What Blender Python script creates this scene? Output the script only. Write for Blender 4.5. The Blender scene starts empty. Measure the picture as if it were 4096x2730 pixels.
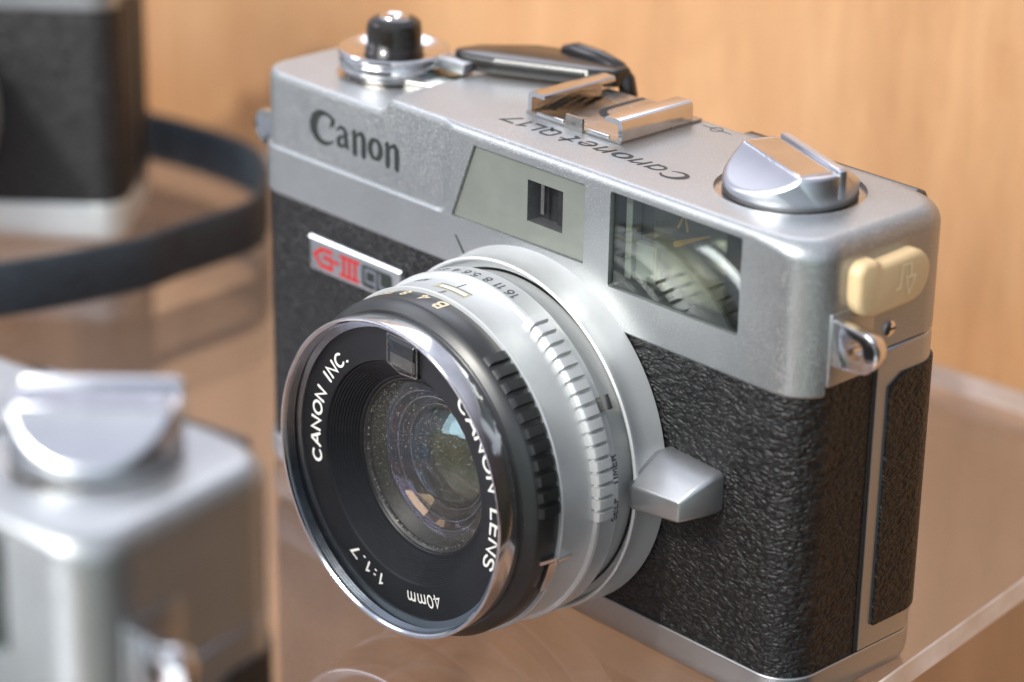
import bpy, bmesh, math, random
from math import pi, sin, cos, radians, sqrt, atan2, hypot
from mathutils import Vector, Matrix
random.seed(7)
SC = 0.001                      # everything below is modelled in millimetres
scene = bpy.context.scene

# ------------------------------------------------------------ camera
cd = bpy.data.cameras.new('camera'); cam = bpy.data.objects.new('camera', cd)
scene.collection.objects.link(cam)
cam.matrix_world = Matrix(((0.68570627, -0.29053978, 0.66737811, 339.0237 * SC),
                           (0.72766978, 0.25167941, -0.63808633, -264.5735 * SC),
                           (0.01742413, 0.92317068, 0.38399517, 200.1302 * SC),
                           (0, 0, 0, 1)))
cd.sensor_width = 36; cd.lens = 10982.5 / 4096 * 36
cd.clip_start = 0.01; cd.clip_end = 50
cd.dof.use_dof = True; cd.dof.focus_distance = 0.399; cd.dof.aperture_fstop = 12.2
cd.dof.aperture_blades = 0
scene.camera = cam
scene.render.resolution_x = 1024; scene.render.resolution_y = 682
scene.view_settings.view_transform = 'Standard'; scene.view_settings.look = 'None'
scene.view_settings.exposure = 0.0; scene.view_settings.gamma = 1.0
scene.view_settings.use_curve_mapping = False
scene.cycles.max_bounces = 10; scene.cycles.glossy_bounces = 6
scene.cycles.transparent_max_bounces = 12; scene.cycles.caustics_reflective = True
scene.cycles.blur_glossy = 0.3
scene.cycles.sample_clamp_indirect = 6.0

# ------------------------------------------------------------ world and lamps
w = bpy.data.worlds.new('World'); scene.world = w; w.use_nodes = True
nt = w.node_tree; nt.nodes.clear()
wo = nt.nodes.new('ShaderNodeOutputWorld'); bg = nt.nodes.new('ShaderNodeBackground')
tc = nt.nodes.new('ShaderNodeTexCoord'); sx = nt.nodes.new('ShaderNodeSeparateXYZ')
cr = nt.nodes.new('ShaderNodeValToRGB'); mr = nt.nodes.new('ShaderNodeMapRange')
nz = nt.nodes.new('ShaderNodeTexNoise'); mx = nt.nodes.new('ShaderNodeMixRGB')
nz.inputs['Scale'].default_value = 2.2; nz.inputs['Detail'].default_value = 2
mr.inputs[1].default_value = -1; mr.inputs[2].default_value = 1
nt.links.new(tc.outputs['Generated'], sx.inputs[0]); nt.links.new(sx.outputs[2], mr.inputs[0])
nt.links.new(mr.outputs[0], cr.inputs[0]); nt.links.new(tc.outputs['Generated'], nz.inputs['Vector'])
e = cr.color_ramp.elements
e[0].position = 0.0; e[0].color = (0.16, 0.15, 0.13, 1)
e[1].position = 1.0; e[1].color = (0.85, 0.90, 1.05, 1)
x = e.new(0.40); x.color = (0.36, 0.40, 0.37, 1)
x = e.new(0.50); x.color = (0.48, 0.53, 0.53, 1)
x = e.new(0.66); x.color = (0.74, 0.76, 0.93, 1)
mx.blend_type = 'MULTIPLY'; mx.inputs[0].default_value = 0.55
cr2 = nt.nodes.new('ShaderNodeValToRGB')
cr2.color_ramp.elements[0].position = 0.35; cr2.color_ramp.elements[0].color = (0.55, 0.56, 0.58, 1)
cr2.color_ramp.elements[1].position = 0.65; cr2.color_ramp.elements[1].color = (1.25, 1.25, 1.25, 1)
nt.links.new(nz.outputs['Fac'], cr2.inputs[0])
nt.links.new(cr.outputs[0], mx.inputs[1]); nt.links.new(cr2.outputs[0], mx.inputs[2])
def lobe(src, d, lo, hi, col):
    dp = nt.nodes.new('ShaderNodeVectorMath'); dp.operation = 'DOT_PRODUCT'; dp.inputs[1].default_value = Vector(d).normalized()
    nt.links.new(tc.outputs['Generated'], dp.inputs[0])
    rp = nt.nodes.new('ShaderNodeValToRGB'); rp.color_ramp.interpolation = 'EASE'
    rp.color_ramp.elements[0].position = lo; rp.color_ramp.elements[0].color = (1, 1, 1, 1)
    rp.color_ramp.elements[1].position = hi; rp.color_ramp.elements[1].color = (*col, 1)
    m2 = nt.nodes.new('ShaderNodeMixRGB'); m2.blend_type = 'MULTIPLY'; m2.inputs[0].default_value = 1
    nt.links.new(dp.outputs['Value'], rp.inputs[0]); nt.links.new(src, m2.inputs[1]); nt.links.new(rp.outputs[0], m2.inputs[2])
    return m2.outputs[0]
src = lobe(mx.outputs[0], (0.55, 0.75, -0.35), 0.05, 0.75, (0.13, 0.10, 0.085))   # darkening added to the world behind right, dims the cameras' end faces
src = lobe(src, (0.80, -0.57, -0.05), 0.60, 0.95, (1.35, 1.5, 1.48))            # bright street side behind the photographer
nt.links.new(src, bg.inputs[0]); bg.inputs[1].default_value = 1.0
nt.links.new(bg.outputs[0], wo.inputs[0])

def area(name, loc, target, size, power, col, sy=None, spread=None):
    l = bpy.data.lights.new(name, 'AREA'); l.energy = power; l.color = col; l.size = size
    l.shape = 'RECTANGLE' if sy else 'DISK'
    if sy: l.size_y = sy
    o = bpy.data.objects.new(name, l); scene.collection.objects.link(o)
    o.location = loc
    d = Vector(target) - Vector(loc)
    o.rotation_euler = d.to_track_quat('-Z', 'Y').to_euler()
    if spread: l.spread = spread
    return o
T0 = (0.05, 0.03, 0.05)
area('edge_fill_light', (-1.15, -0.62, 1.15), T0, 0.7, 7, (0.86, 0.89, 1.0), sy=0.7)  # added soft lamp, draws pale lines along the top-front edges
# shop window in front: tall soft daylight; a small hard lamp for the sun-like glints
area('window_light', (-0.05, -1.7, 1.05), T0, 1.3, 47, (0.95, 0.98, 1.0), sy=1.2)
area('sun_spot', (-0.05, -1.7, 1.6), T0, 0.06, 36, (1.0, 0.93, 0.82))
area('top_fill_light', (-0.95, 0.95, 1.35), T0, 0.9, 8, (0.88, 0.90, 1.0), sy=0.9)  # added unseen lamp, gives the metal tops a cool lavender sheen

# ------------------------------------------------------------ materials
def mat(name):
    m = bpy.data.materials.new(name); m.use_nodes = True
    n = m.node_tree; p = n.nodes['Principled BSDF']
    return m, n, p
def nd(n, t, **kw):
    x = n.nodes.new(t)
    for k, v in kw.items(): setattr(x, k, v)
    return x
def coords(n, scale=(1, 1, 1)):
    c = nd(n, 'ShaderNodeTexCoord'); mp = nd(n, 'ShaderNodeMapping')
    mp.inputs['Scale'].default_value = scale
    n.links.new(c.outputs['Object'], mp.inputs[0]); return mp.outputs[0]
def noise(n, vec, scale, detail=4, rough=0.6, dist=0.0):
    x = nd(n, 'ShaderNodeTexNoise'); x.inputs['Scale'].default_value = scale
    x.inputs['Detail'].default_value = detail; x.inputs['Roughness'].default_value = rough
    x.inputs['Distortion'].default_value = dist
    n.links.new(vec, x.inputs['Vector']); return x.outputs['Fac']
def ramp(n, fac, stops):
    r = nd(n, 'ShaderNodeValToRGB'); el = r.color_ramp.elements
    el[0].position = stops[0][0]; el[0].color = (*stops[0][1], 1)
    el[1].position = stops[-1][0]; el[1].color = (*stops[-1][1], 1)
    for p_, c_ in stops[1:-1]:
        k = el.new(p_); k.color = (*c_, 1)
    n.links.new(fac, r.inputs[0]); return r.outputs[0]
def bump(n, fac, strength, dist, p):
    b = nd(n, 'ShaderNodeBump'); b.inputs['Strength'].default_value = strength
    b.inputs['Distance'].default_value = dist * SC
    n.links.new(fac, b.inputs['Height']); n.links.new(b.outputs[0], p.inputs['Normal']); return b
g3 = lambda v: (v, v, v)

def satin_metal(name, base, rough, speck=0.5, dust=(0.55, 0.53, 0.46), grain=0.02, metal=1.0):
    """fine matt chrome with bead-blast grain, faint stains and clinging dust"""
    m, n, p = mat(name); v = coords(n)
    stain = noise(n, v, 55, 5, 0.65)
    col = ramp(n, stain, [(0.3, tuple(c * 0.90 for c in base)), (0.7, base)])
    fine = noise(n, v, 4200, 2, 0.7)
    patch = noise(n, v, 38, 3, 0.6)
    mul = nd(n, 'ShaderNodeMath', operation='MULTIPLY')
    f1 = ramp(n, fine, [(0.56, g3(0)), (0.66, g3(1))]); f2 = ramp(n, patch, [(0.30, g3(0.15)), (0.72, g3(1))])
    n.links.new(f1, mul.inputs[0]); n.links.new(f2, mul.inputs[1])
    mul2 = nd(n, 'ShaderNodeMath', operation='MULTIPLY'); mul2.inputs[1].default_value = speck
    n.links.new(mul.outputs[0], mul2.inputs[0])
    mixc = nd(n, 'ShaderNodeMixRGB'); mixc.inputs[2].default_value = (*dust, 1)
    n.links.new(mul2.outputs[0], mixc.inputs[0]); n.links.new(col, mixc.inputs[1])
    n.links.new(mixc.outputs[0], p.inputs['Base Color'])
    met = nd(n, 'ShaderNodeMath', operation='SUBTRACT'); met.inputs[0].default_value = metal; met.use_clamp = True
    n.links.new(mul2.outputs[0], met.inputs[1]); n.links.new(met.outputs[0], p.inputs['Metallic'])
    rr = nd(n, 'ShaderNodeMapRange'); rr.inputs[3].default_value = rough - 0.04; rr.inputs[4].default_value = rough + 0.08
    n.links.new(stain, rr.inputs[0]); n.links.new(rr.outputs[0], p.inputs['Roughness'])
    bump(n, noise(n, v, 3500, 2, 0.7), 0.35, grain, p)
    return m
def polished(name, base, rough=0.12, scr=0.12):
    m, n, p = mat(name); v = coords(n)
    p.inputs['Metallic'].default_value = 1
    n.links.new(ramp(n, noise(n, v, 160, 4, 0.7), [(0.35, tuple(c * 0.86 for c in base)), (0.62, base)]), p.inputs['Base Color'])
    rr = nd(n, 'ShaderNodeMapRange'); rr.inputs[3].default_value = rough * 0.7; rr.inputs[4].default_value = rough * 1.8
    n.links.new(noise(n, v, 300, 4, 0.8), rr.inputs[0]); n.links.new(rr.outputs[0], p.inputs['Roughness'])
    bump(n, noise(n, v, 260, 5, 0.75), scr, 0.02, p)
    return m
def plain(name, col, rough=0.5, metal=0.0, var=0.12, bs=0.15, bscale=900, spec=0.5, coat=0.0):
    m, n, p = mat(name); v = coords(n)
    n.links.new(ramp(n, noise(n, v, 120, 4, 0.7), [(0.3, tuple(c * (1 - var) for c in col)), (0.7, tuple(c * (1 + var) for c in col))]), p.inputs['Base Color'])
    p.inputs['Roughness'].default_value = rough; p.inputs['Metallic'].default_value = metal
    p.inputs['Specular IOR Level'].default_value = spec; p.inputs['Coat Weight'].default_value = coat
    if bs: bump(n, noise(n, v, bscale, 3, 0.7), bs, 0.03, p)
    return m

M_CHROME = satin_metal('satin_chrome', (0.37, 0.385, 0.39), 0.37, 0.75, metal=0.85, dust=(0.62, 0.60, 0.52))
M_CHROME2 = satin_metal('satin_chrome_clean', (0.42, 0.43, 0.44), 0.35, 0.12, metal=0.9)
M_RING = satin_metal('satin_aluminium', (0.60, 0.61, 0.60), 0.45, 0.06, grain=0.01, metal=0.55)
M_DIAL = satin_metal('dial_aluminium', (0.58, 0.59, 0.62), 0.28, 0.08, grain=0.008)
M_POL = polished('polished_chrome', (0.68, 0.68, 0.69), 0.10)
M_THREAD = polished('dark_steel_thread', (0.24, 0.27, 0.30), 0.18, 0.02)
M_POL2 = polished('worn_steel', (0.50, 0.48, 0.44), 0.20, 0.5)
M_BLACKM = plain('black_anodised', (0.015, 0.016, 0.015), 0.34, 0.0, 0.2, 0.2, spec=0.6)
M_MATTE = plain('black_matt_paint', (0.008, 0.009, 0.011), 0.42, 0.0, 0.3, 0.12, spec=0.3)
M_INNER = plain('lens_inner_black', (0.022, 0.022, 0.019), 0.35, 0.0, 0.3, 0.0, spec=0.5)
M_INNER3 = plain('lens_inner_olive', (0.15, 0.155, 0.13), 0.4, 0.0, 0.3, 0.0, spec=0.5)
M_INNER2 = plain('lens_inner_grey', (0.035, 0.035, 0.034), 0.30, 0.3, 0.3, 0.0, spec=0.5)
M_PLASTIC = plain('black_plastic', (0.014, 0.012, 0.010), 0.17, 0.0, 0.25, 0.25, 500, spec=0.55)
M_BEIGE = plain('aged_beige_plastic', (0.66, 0.49, 0.27), 0.40, 0.0, 0.05, 0.1, 400)
M_INK = plain('black_engraving_paint', (0.012, 0.016, 0.014), 0.55, 0, 0.3, 0.2)
M_GREYINK = plain('grey_ink', (0.06, 0.065, 0.075), 0.6, 0, 0.2, 0.0)
def dusty():
    m, n, p = mat('dust_on_black'); v = coords(n)
    n.links.new(ramp(n, noise(n, v, 3600, 2, .7), [(0.56, g3(.012)), (0.66, (.34, .31, .25))]), p.inputs['Base Color']); p.inputs['Roughness'].default_value = .8
    return m
M_DUST = dusty()
M_WHITE = plain('white_lettering', (0.80, 0.80, 0.76), 0.6, 0, 0.05, 0.0)
M_CREAM = plain('cream_lettering', (0.62, 0.50, 0.34), 0.6, 0, 0.05, 0.0)
M_RED = plain('red_enamel', (0.40, 0.004, 0.003), 0.6, 0, 0.1, 0.1, spec=0.12)
M_SLOT = plain('beige_scale', (0.34, 0.31, 0.20), 0.5, 0, 0.1, 0.1)
M_GAP = plain('dark_gap', (0.01, 0.01, 0.01), 0.7, 0, 0.1, 0.0)
M_BRASS = plain('brass', (0.75, 0.42, 0.10), 0.3, 1.0, 0.1, 0.1)

def leather(name='black_leatherette', c0=0.003, c1=0.019):
    m, n, p = mat(name)
    v = coords(n, (1, 1, 1.65))
    a = noise(n, v, 690, 3, 0.5, 0.8)
    vo = nd(n, 'ShaderNodeTexVoronoi', feature='F1'); vo.inputs['Scale'].default_value = 950
    vo.inputs['Randomness'].default_value = 1.0
    wv = noise(n, v, 200, 3, 0.6)
    add = nd(n, 'ShaderNodeVectorMath', operation='ADD'); sc_ = nd(n, 'ShaderNodeVectorMath', operation='SCALE')
    sc_.inputs['Scale'].default_value = 0.004
    nn = nd(n, 'ShaderNodeTexNoise'); nn.inputs['Scale'].default_value = 300; n.links.new(v, nn.inputs['Vector'])
    n.links.new(nn.outputs['Color'], sc_.inputs[0]); n.links.new(v, add.inputs[0]); n.links.new(sc_.outputs[0], add.inputs[1])
    n.links.new(add.outputs[0], vo.inputs['Vector'])
    h = nd(n, 'ShaderNodeMath', operation='MULTIPLY_ADD'); h.inputs[1].default_value = -0.75
    n.links.new(vo.outputs['Distance'], h.inputs[0]); n.links.new(a, h.inputs[2])
    col = ramp(n, h.outputs[0], [(0.05, g3(c0)), (0.45, (c1, c1 * 0.98, c1 * 0.94))])
    n.links.new(col, p.inputs['Base Color'])
    p.inputs['Roughness'].default_value = 0.44; p.inputs['Specular IOR Level'].default_value = 0.40
    bump(n, h.outputs[0], 1.0, 0.40, p)
    return m
M_LEATHER = leather()
M_LEATHER2 = leather('grey_leatherette', 0.014, 0.045)
M_BASE = satin_metal('lit_base_chrome', (0.85, 0.90, 0.88), 0.40, 0.05, metal=0.6)  # paler copy of the chrome, bright greenish reflected light put into its colour

def glassy(name, tint, refl, rough=0.0, base=0.04, ior=1.5, dust=0.0):
    """thin clear pane: lets light through tinted, mirrors by Fresnel"""
    m = bpy.data.materials.new(name); m.use_nodes = True; n = m.node_tree; n.nodes.clear()
    o = nd(n, 'ShaderNodeOutputMaterial'); t = nd(n, 'ShaderNodeBsdfTransparent'); g = nd(n, 'ShaderNodeBsdfGlossy')
    t.inputs[0].default_value = (*tint, 1); g.inputs[0].default_value = (*refl, 1); g.inputs['Roughness'].default_value = rough
    ge = nd(n, 'ShaderNodeNewGeometry'); dt = nd(n, 'ShaderNodeVectorMath', operation='DOT_PRODUCT')
    n.links.new(ge.outputs['Normal'], dt.inputs[0]); n.links.new(ge.outputs['Incoming'], dt.inputs[1])
    ab = nd(n, 'ShaderNodeMath', operation='ABSOLUTE'); n.links.new(dt.outputs['Value'], ab.inputs[0])
    om = nd(n, 'ShaderNodeMath', operation='SUBTRACT'); om.inputs[0].default_value = 1.0; n.links.new(ab.outputs[0], om.inputs[1])
    pw = nd(n, 'ShaderNodeMath', operation='POWER'); pw.inputs[1].default_value = 5.0; n.links.new(om.outputs[0], pw.inputs[0])
    fr = nd(n, 'ShaderNodeMath', operation='MULTIPLY_ADD'); fr.inputs[1].default_value = 0.96; fr.inputs[2].default_value = 0.04
    n.links.new(pw.outputs[0], fr.inputs[0])
    ma = nd(n, 'ShaderNodeMath', operation='ADD'); ma.inputs[1].default_value = base; ma.use_clamp = True
    mxs = nd(n, 'ShaderNodeMixShader')
    n.links.new(fr.outputs[0], ma.inputs[0]); n.links.new(ma.outputs[0], mxs.inputs[0])
    n.links.new(t.outputs[0], mxs.inputs[1]); n.links.new(g.outputs[0], mxs.inputs[2]); n.links.new(mxs.outputs[0], o.inputs[0])
    if dust:
        v = coords(n); df = nd(n, 'ShaderNodeBsdfDiffuse'); df.inputs[0].default_value = (0.62, 0.64, 0.58, 1)
        sp = ramp(n, noise(n, v, 3000, 2, .6), [(0.60, g3(dust)), (0.72, g3(dust + .25))])
        ms = nd(n, 'ShaderNodeMixShader'); n.links.new(sp, ms.inputs[0]); n.links.new(mxs.outputs[0], ms.inputs[1]); n.links.new(df.outputs[0], ms.inputs[2]); n.links.new(ms.outputs[0], o.inputs[0])
    return m
M_GLASS1 = glassy('coated_front_glass', (0.96, 0.95, 0.93), (0.62, 0.58, 0.80), 0.03, 0.03, dust=0.024)
M_GLASS2 = glassy('coated_inner_glass', (0.94, 0.95, 0.94), (0.9, 0.6, 0.36), 0.05, 0.03)
M_GLASS3 = glassy('coated_rear_glass', (0.9, 0.92, 0.9), (0.40, 0.62, 0.75), 0.03, 0.03)
M_PANE = glassy('finder_pane', (0.9, 0.93, 0.9), (0.72, 0.75, 0.74), 0.015, 0.05)
M_MIRROR = glassy('half_mirror', (0.8, 0.8, 0.7), (0.9, 0.85, 0.7), 0.03, 0.04)
M_CELLG = glassy('cell_window', (0.7, 0.72, 0.7), (0.9, 0.9, 0.9), 0.05, 0.08)
M_SHELF = glassy('clear_acrylic', (0.84, 0.85, 0.89), (0.95, 0.97, 1.0), 0.05, 0.10, dust=0.014)  # tint also stands in for the shade on the panel below
m_, n_, p_ = mat('acrylic_edge'); M_EDGE = m_
p_.inputs['Base Color'].default_value = (0.80, 0.70, 0.62, 1); p_.inputs['Roughness'].default_value = 0.25
p_.inputs['Transmission Weight'].default_value = 0.15
n_.links.new(ramp(n_, noise(n_, coords(n_), 90, 3), [(0.3, (0.68, 0.56, 0.46)), (0.7, (0.92, 0.84, 0.78))]), p_.inputs['Base Color'])

# frosted finder mask behind its pane
M_FROST = plain('frosted_mask', (0.165, 0.175, 0.150), 0.42, 0.2, 0.10, 0.25, 2500, spec=0.5, coat=0.6)

def wood():
    m, n, p = mat('warm_plywood')
    v = coords(n, (1, 1, 0.09)); v2 = coords(n, (1, 1, 0.28)); v3 = coords(n)
    a = noise(n, v, 120, 5, 0.6, 0.6); b_ = noise(n, v2, 30, 6, 0.68, 1.2); f = noise(n, v, 900, 3, 0.7)
    c = ramp(n, b_, [(0.25, (0.405, 0.212, 0.098)), (0.5, (0.495, 0.275, 0.134)), (0.75, (0.56, 0.335, 0.175))])
    d = ramp(n, a, [(0.3, (0.80, 0.76, 0.70)), (0.62, (1.0, 1.0, 1.0))])
    k = nd(n, 'ShaderNodeMixRGB', blend_type='MULTIPLY'); k.inputs[0].default_value = 0.7
    n.links.new(c, k.inputs[1]); n.links.new(d, k.inputs[2])
    k2 = nd(n, 'ShaderNodeMixRGB', blend_type='MULTIPLY'); k2.inputs[0].default_value = 0.3
    n.links.new(k.outputs[0], k2.inputs[1]); n.links.new(ramp(n, f, [(0.35, g3(0.7)), (0.6, g3(1))]), k2.inputs[2])
    n.links.new(k2.outputs[0], p.inputs['Base Color'])
    p.inputs['Roughness'].default_value = 0.45; p.inputs['Specular IOR Level'].default_value = 0.35
    bump(n, a, 0.2, 0.2, p)
    return m
M_WOOD = wood()

# ------------------------------------------------------------ mesh helpers
def make(name, verts, faces, m, parent=None, smooth=35, mats=None, fm=None):
    me = bpy.data.meshes.new(name)
    me.from_pydata([(a * SC, b * SC, c * SC) for a, b, c in verts], [], faces)
    me.validate()
    me.materials.append(m)
    if mats:
        for q in mats: me.materials.append(q)
    bm = bmesh.new(); bm.from_mesh(me)
    bmesh.ops.remove_doubles(bm, verts=bm.verts, dist=1e-7)
    bmesh.ops.recalc_face_normals(bm, faces=bm.faces)
    bm.to_mesh(me); bm.free()
    if smooth:
        me.shade_smooth(); me.set_sharp_from_angle(angle=radians(smooth))
    if fm is not None:
        for p in me.polygons: p.material_index = fm(p.center / SC, p.normal)
    o = bpy.data.objects.new(name, me); scene.collection.objects.link(o)
    if parent: o.parent = parent
    return o
class G:
    def __init__(s): s.v = []; s.f = []
    def add(s, v, f):
        k = len(s.v); s.v += [tuple(q) for q in v]; s.f += [tuple(i + k for i in q) for q in f]
    def loops(s, L, close=True, cap0=True, cap1=True):
        n = len(L[0]); v = [p for l in L for p in l]; f = []
        for i in range(len(L) - 1):
            for j in range(n if close else n - 1):
                k = (j + 1) % n
                f.append((i * n + j, i * n + k, (i + 1) * n + k, (i + 1) * n + j))
        if cap0: f.append(tuple(range(n)))
        if cap1: f.append(tuple(range((len(L) - 1) * n, len(L) * n)))
        s.add(v, f)
    def box(s, x0, x1, y0, y1, z0, z1, bev=0.0):
        if bev <= 0:
            s.loops([[(x0, y0, z), (x1, y0, z), (x1, y1, z), (x0, y1, z)] for z in (z0, z1)])
        else:
            o = rounded([(x0, y0), (x1, y0), (x1, y1), (x0, y1)], bev, 3)
            s.loops(slab(o, [(bev, z0), (bev * .3, z0 + bev * .3), (0, z0 + bev), (0, z1 - bev), (bev * .3, z1 - bev * .3), (bev, z1)]))
    def out(s, name, m, parent=None, **k): return make(name, s.v, s.f, m, parent, **k)

def rounded(pts, r, seg=6):
    """rounded-corner outline, r scalar or list"""
    n = len(pts); out = []
    for i, p in enumerate(pts):
        rr = r[i] if isinstance(r, (list, tuple)) else r
        a = Vector(pts[i - 1]) ; b = Vector(p); c = Vector(pts[(i + 1) % n])
        if rr <= 0: out.append(tuple(b)); continue
        d1 = (a - b).normalized(); d2 = (c - b).normalized()
        ang = d1.angle(d2); t = rr / math.tan(ang / 2)
        t = min(t, (a - b).length * .499, (c - b).length * .499); rr = t * math.tan(ang / 2)
        cen = b + (d1 + d2).normalized() * (rr / sin(ang / 2))
        s = b + d1 * t; e_ = b + d2 * t
        a0 = atan2(s.y - cen.y, s.x - cen.x); a1 = atan2(e_.y - cen.y, e_.x - cen.x)
        da = (a1 - a0 + pi) % (2 * pi) - pi
        for k in range(seg + 1):
            an = a0 + da * k / seg; out.append((cen.x + rr * cos(an), cen.y + rr * sin(an)))
    return out
def inset(o, d):
    if abs(d) < 1e-9: return list(o)
    n = len(o); out = []
    A = sum(o[i][0] * o[(i + 1) % n][1] - o[(i + 1) % n][0] * o[i][1] for i in range(n))
    sg = 1 if A > 0 else -1
    for i in range(n):
        a = Vector(o[i - 1]); b = Vector(o[i]); c = Vector(o[(i + 1) % n])
        e1 = (b - a); e2 = (c - b)
        if e1.length < 1e-7: e1 = e2
        if e2.length < 1e-7: e2 = e1
        e1.normalize(); e2.normalize()
        n1 = Vector((-e1.y, e1.x)) * sg; n2 = Vector((-e2.y, e2.x)) * sg
        m = (n1 + n2)
        if m.length < 1e-6: m = n1.copy()
        m.normalize(); k = max(0.35, m.dot(n1))
        out.append(tuple(b + m * (d / k)))
    return out
def slab(o, levels, f=None):
    f = f or (lambda u, v, h: (u, v, h))
    return [[f(u, v, h) for u, v in inset(o, d)] for d, h in levels]
XZ = lambda u, v, h: (u, -h, v)         # outline on the front face, h = towards the viewer
YZ = lambda u, v, h: (120 + h, u, v)    # outline on the right end, h = outwards
def solid(name, o, h0, h1, m, parent, f=None, bev=0.0, smooth=35):
    g = G()
    lv = [(0, h0), (0, h1)] if bev <= 0 else [(0, h0), (0, h1 - bev), (bev * .3, h1 - bev * .3), (bev, h1)]
    g.loops(slab(o, lv, f)); return g.out(name, m, parent, smooth=smooth)
def circle(cx, cy, r, n=48): return [(cx + r * cos(2 * pi * i / n), cy + r * sin(2 * pi * i / n)) for i in range(n)]
LX, LZ = 67.134, 28.674                 # lens axis
def lens_pt(th, r, d): return (LX + r * sin(th), -d, LZ + r * cos(th))
def lathe(name, prof, m, parent, n=160, f=lens_pt, smooth=30, th=(0, 2 * pi), caps=False, rfun=None, **k):
    g = G(); full = abs(th[1] - th[0] - 2 * pi) < 1e-6
    nn = n if full else n + 1
    L = []
    for r, d in prof:
        L.append([f(th[0] + (th[1] - th[0]) * i / n, rfun(th[0] + (th[1] - th[0]) * i / n, r, d) if rfun else r, d) for i in range(nn)])
    g.loops(L, close=full, cap0=False, cap1=False)
    if caps and not full:
        k0 = [l[0] for l in L]; k1 = [l[-1] for l in L]
        g.add(k0, [tuple(range(len(k0)))]); g.add(k1, [tuple(range(len(k1)))])
    return g.out(name, m, parent, smooth=smooth, **k)
def zlathe(name, cx, cy, prof, m, parent, n=96, smooth=30, **k):
    return lathe(name, prof, m, parent, n, lambda t, r, z: (cx + r * cos(t), cy + r * sin(t), z), smooth, **k)
def boolean(o, cutters):
    for c in cutters:
        md = o.modifiers.new('b', 'BOOLEAN'); md.operation = 'DIFFERENCE'; md.solver = 'EXACT'; md.object = c
    dg = bpy.context.evaluated_depsgraph_get()
    me = bpy.data.meshes.new_from_object(o.evaluated_get(dg))
    old = o.data; o.modifiers.clear(); o.data = me; me.name = old.name
    for c in cutters: bpy.data.objects.remove(c)
    me.shade_smooth(); me.set_sharp_from_angle(angle=radians(30))
def tag(o, label=None, cat=None, group=None, kind=None):
    if label: o['label'] = label
    if cat: o['category'] = cat
    if group: o['group'] = group
    if kind: o['kind'] = kind
    return o
def empty(name, loc=(0, 0, 0), rz=0):
    o = bpy.data.objects.new(name, None); scene.collection.objects.link(o)
    o.empty_display_size = 0.02; o.location = [c * SC for c in loc]; o.rotation_euler = (0, 0, rz); return o

# ------------------------------------------------------------ lettering: strokes of varying width
def arc(cx, cy, rx, ry, a0, a1, n=10):
    return [(cx + rx * cos(radians(a0 + (a1 - a0) * i / n)), cy + ry * sin(radians(a0 + (a1 - a0) * i / n))) for i in range(n + 1)]
GL = {  # monoline glyphs, cap height 1; (advance, strokes)
 'C': (0.92, [arc(.45, .5, .40, .5, 48, 312, 16)]),
 'A': (0.95, [[(.02, 0), (.42, 1), (.50, 1), (.90, 0)], [(.16, .34), (.76, .34)]]),
 'N': (0.95, [[(.08, 0), (.08, 1), (.80, 0), (.80, 1)]]),
 'O': (1.02, [arc(.5, .5, .42, .5, 90, 450, 22)]),
 'I': (0.36, [[(.14, 0), (.14, 1)]]),
 '.': (0.30, [[(.06, .02), (.14, .02)]]),
 ':': (0.36, [[(.10, .12), (.17, .12)], [(.10, .62), (.17, .62)]]),
 ' ': (0.62, []),
 'L': (0.75, [[(.08, 1), (.08, 0), (.62, 0)]]),
 'E': (0.82, [[(.68, 1), (.08, 1), (.08, 0), (.68, 0)], [(.08, .52), (.60, .52)]]),
 'S': (0.85, [arc(.40, .75, .32, .25, 25, 265, 10) + arc(.40, .25, .34, .25, 88, -155, 12)]),
 'F': (0.78, [[(.66, 1), (.08, 1), (.08, 0)], [(.08, .50), (.56, .50)]]),
 'T': (0.82, [[(.02, 1), (.76, 1)], [(.39, 1), (.39, 0)]]),
 'M': (1.05, [[(.06, 0), (.14, 1), (.48, .12), (.84, 1), (.92, 0)]]),
 'R': (0.85, [[(.08, 0), (.08, 1), (.42, 1)] + arc(.44, .76, .26, .24, 90, -90, 8) + [(.08, .52)], [(.40, .52), (.70, 0)]]),
 'B': (0.85, [[(.08, 0), (.08, 1), (.42, 1)] + arc(.42, .77, .24, .23, 90, -90, 8) + [(.08, .54)], [(.42, .54)] + arc(.42, .27, .30, .27, 90, -90, 8) + [(.08, 0)]]),
 '0': (0.85, [arc(.40, .5, .32, .5, 90, 450, 20)]),
 '1': (0.46, [[(.06, .80), (.26, 1), (.26, 0)]]),
 '2': (0.82, [arc(.38, .72, .30, .28, 165, -30, 10) + [(.06, 0), (.70, 0)]]),
 '3': (0.8, [arc(.36, .75, .28, .25, 150, -80, 9), arc(.36, .26, .32, .26, 80, -150, 9)]),
 '4': (0.85, [[(.58, 0), (.58, 1), (.04, .28), (.78, .28)]]),
 '5': (0.82, [[(.66, 1), (.16, 1), (.10, .56)] + arc(.36, .32, .32, .32, 110, -150, 12)]),
 '6': (0.85, [[(.60, .98), (.30, .82), (.10, .42)], arc(.38, .30, .30, .30, 180, 540, 18)]),
 '7': (0.75, [[(.04, 1), (.66, 1), (.24, 0)]]),
 '8': (0.85, [arc(.38, .76, .25, .24, 90, 450, 16), arc(.38, .27, .31, .27, 90, 450, 16)]),
 'm': (1.25, [[(.08, 0), (.08, .66)], [(.08, .42)] + arc(.32, .44, .22, .24, 170, 0, 7) + [(.54, 0)], [(.54, .42)] + arc(.78, .44, .22, .24, 170, 0, 7) + [(1.0, 0)]]),
}
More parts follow.
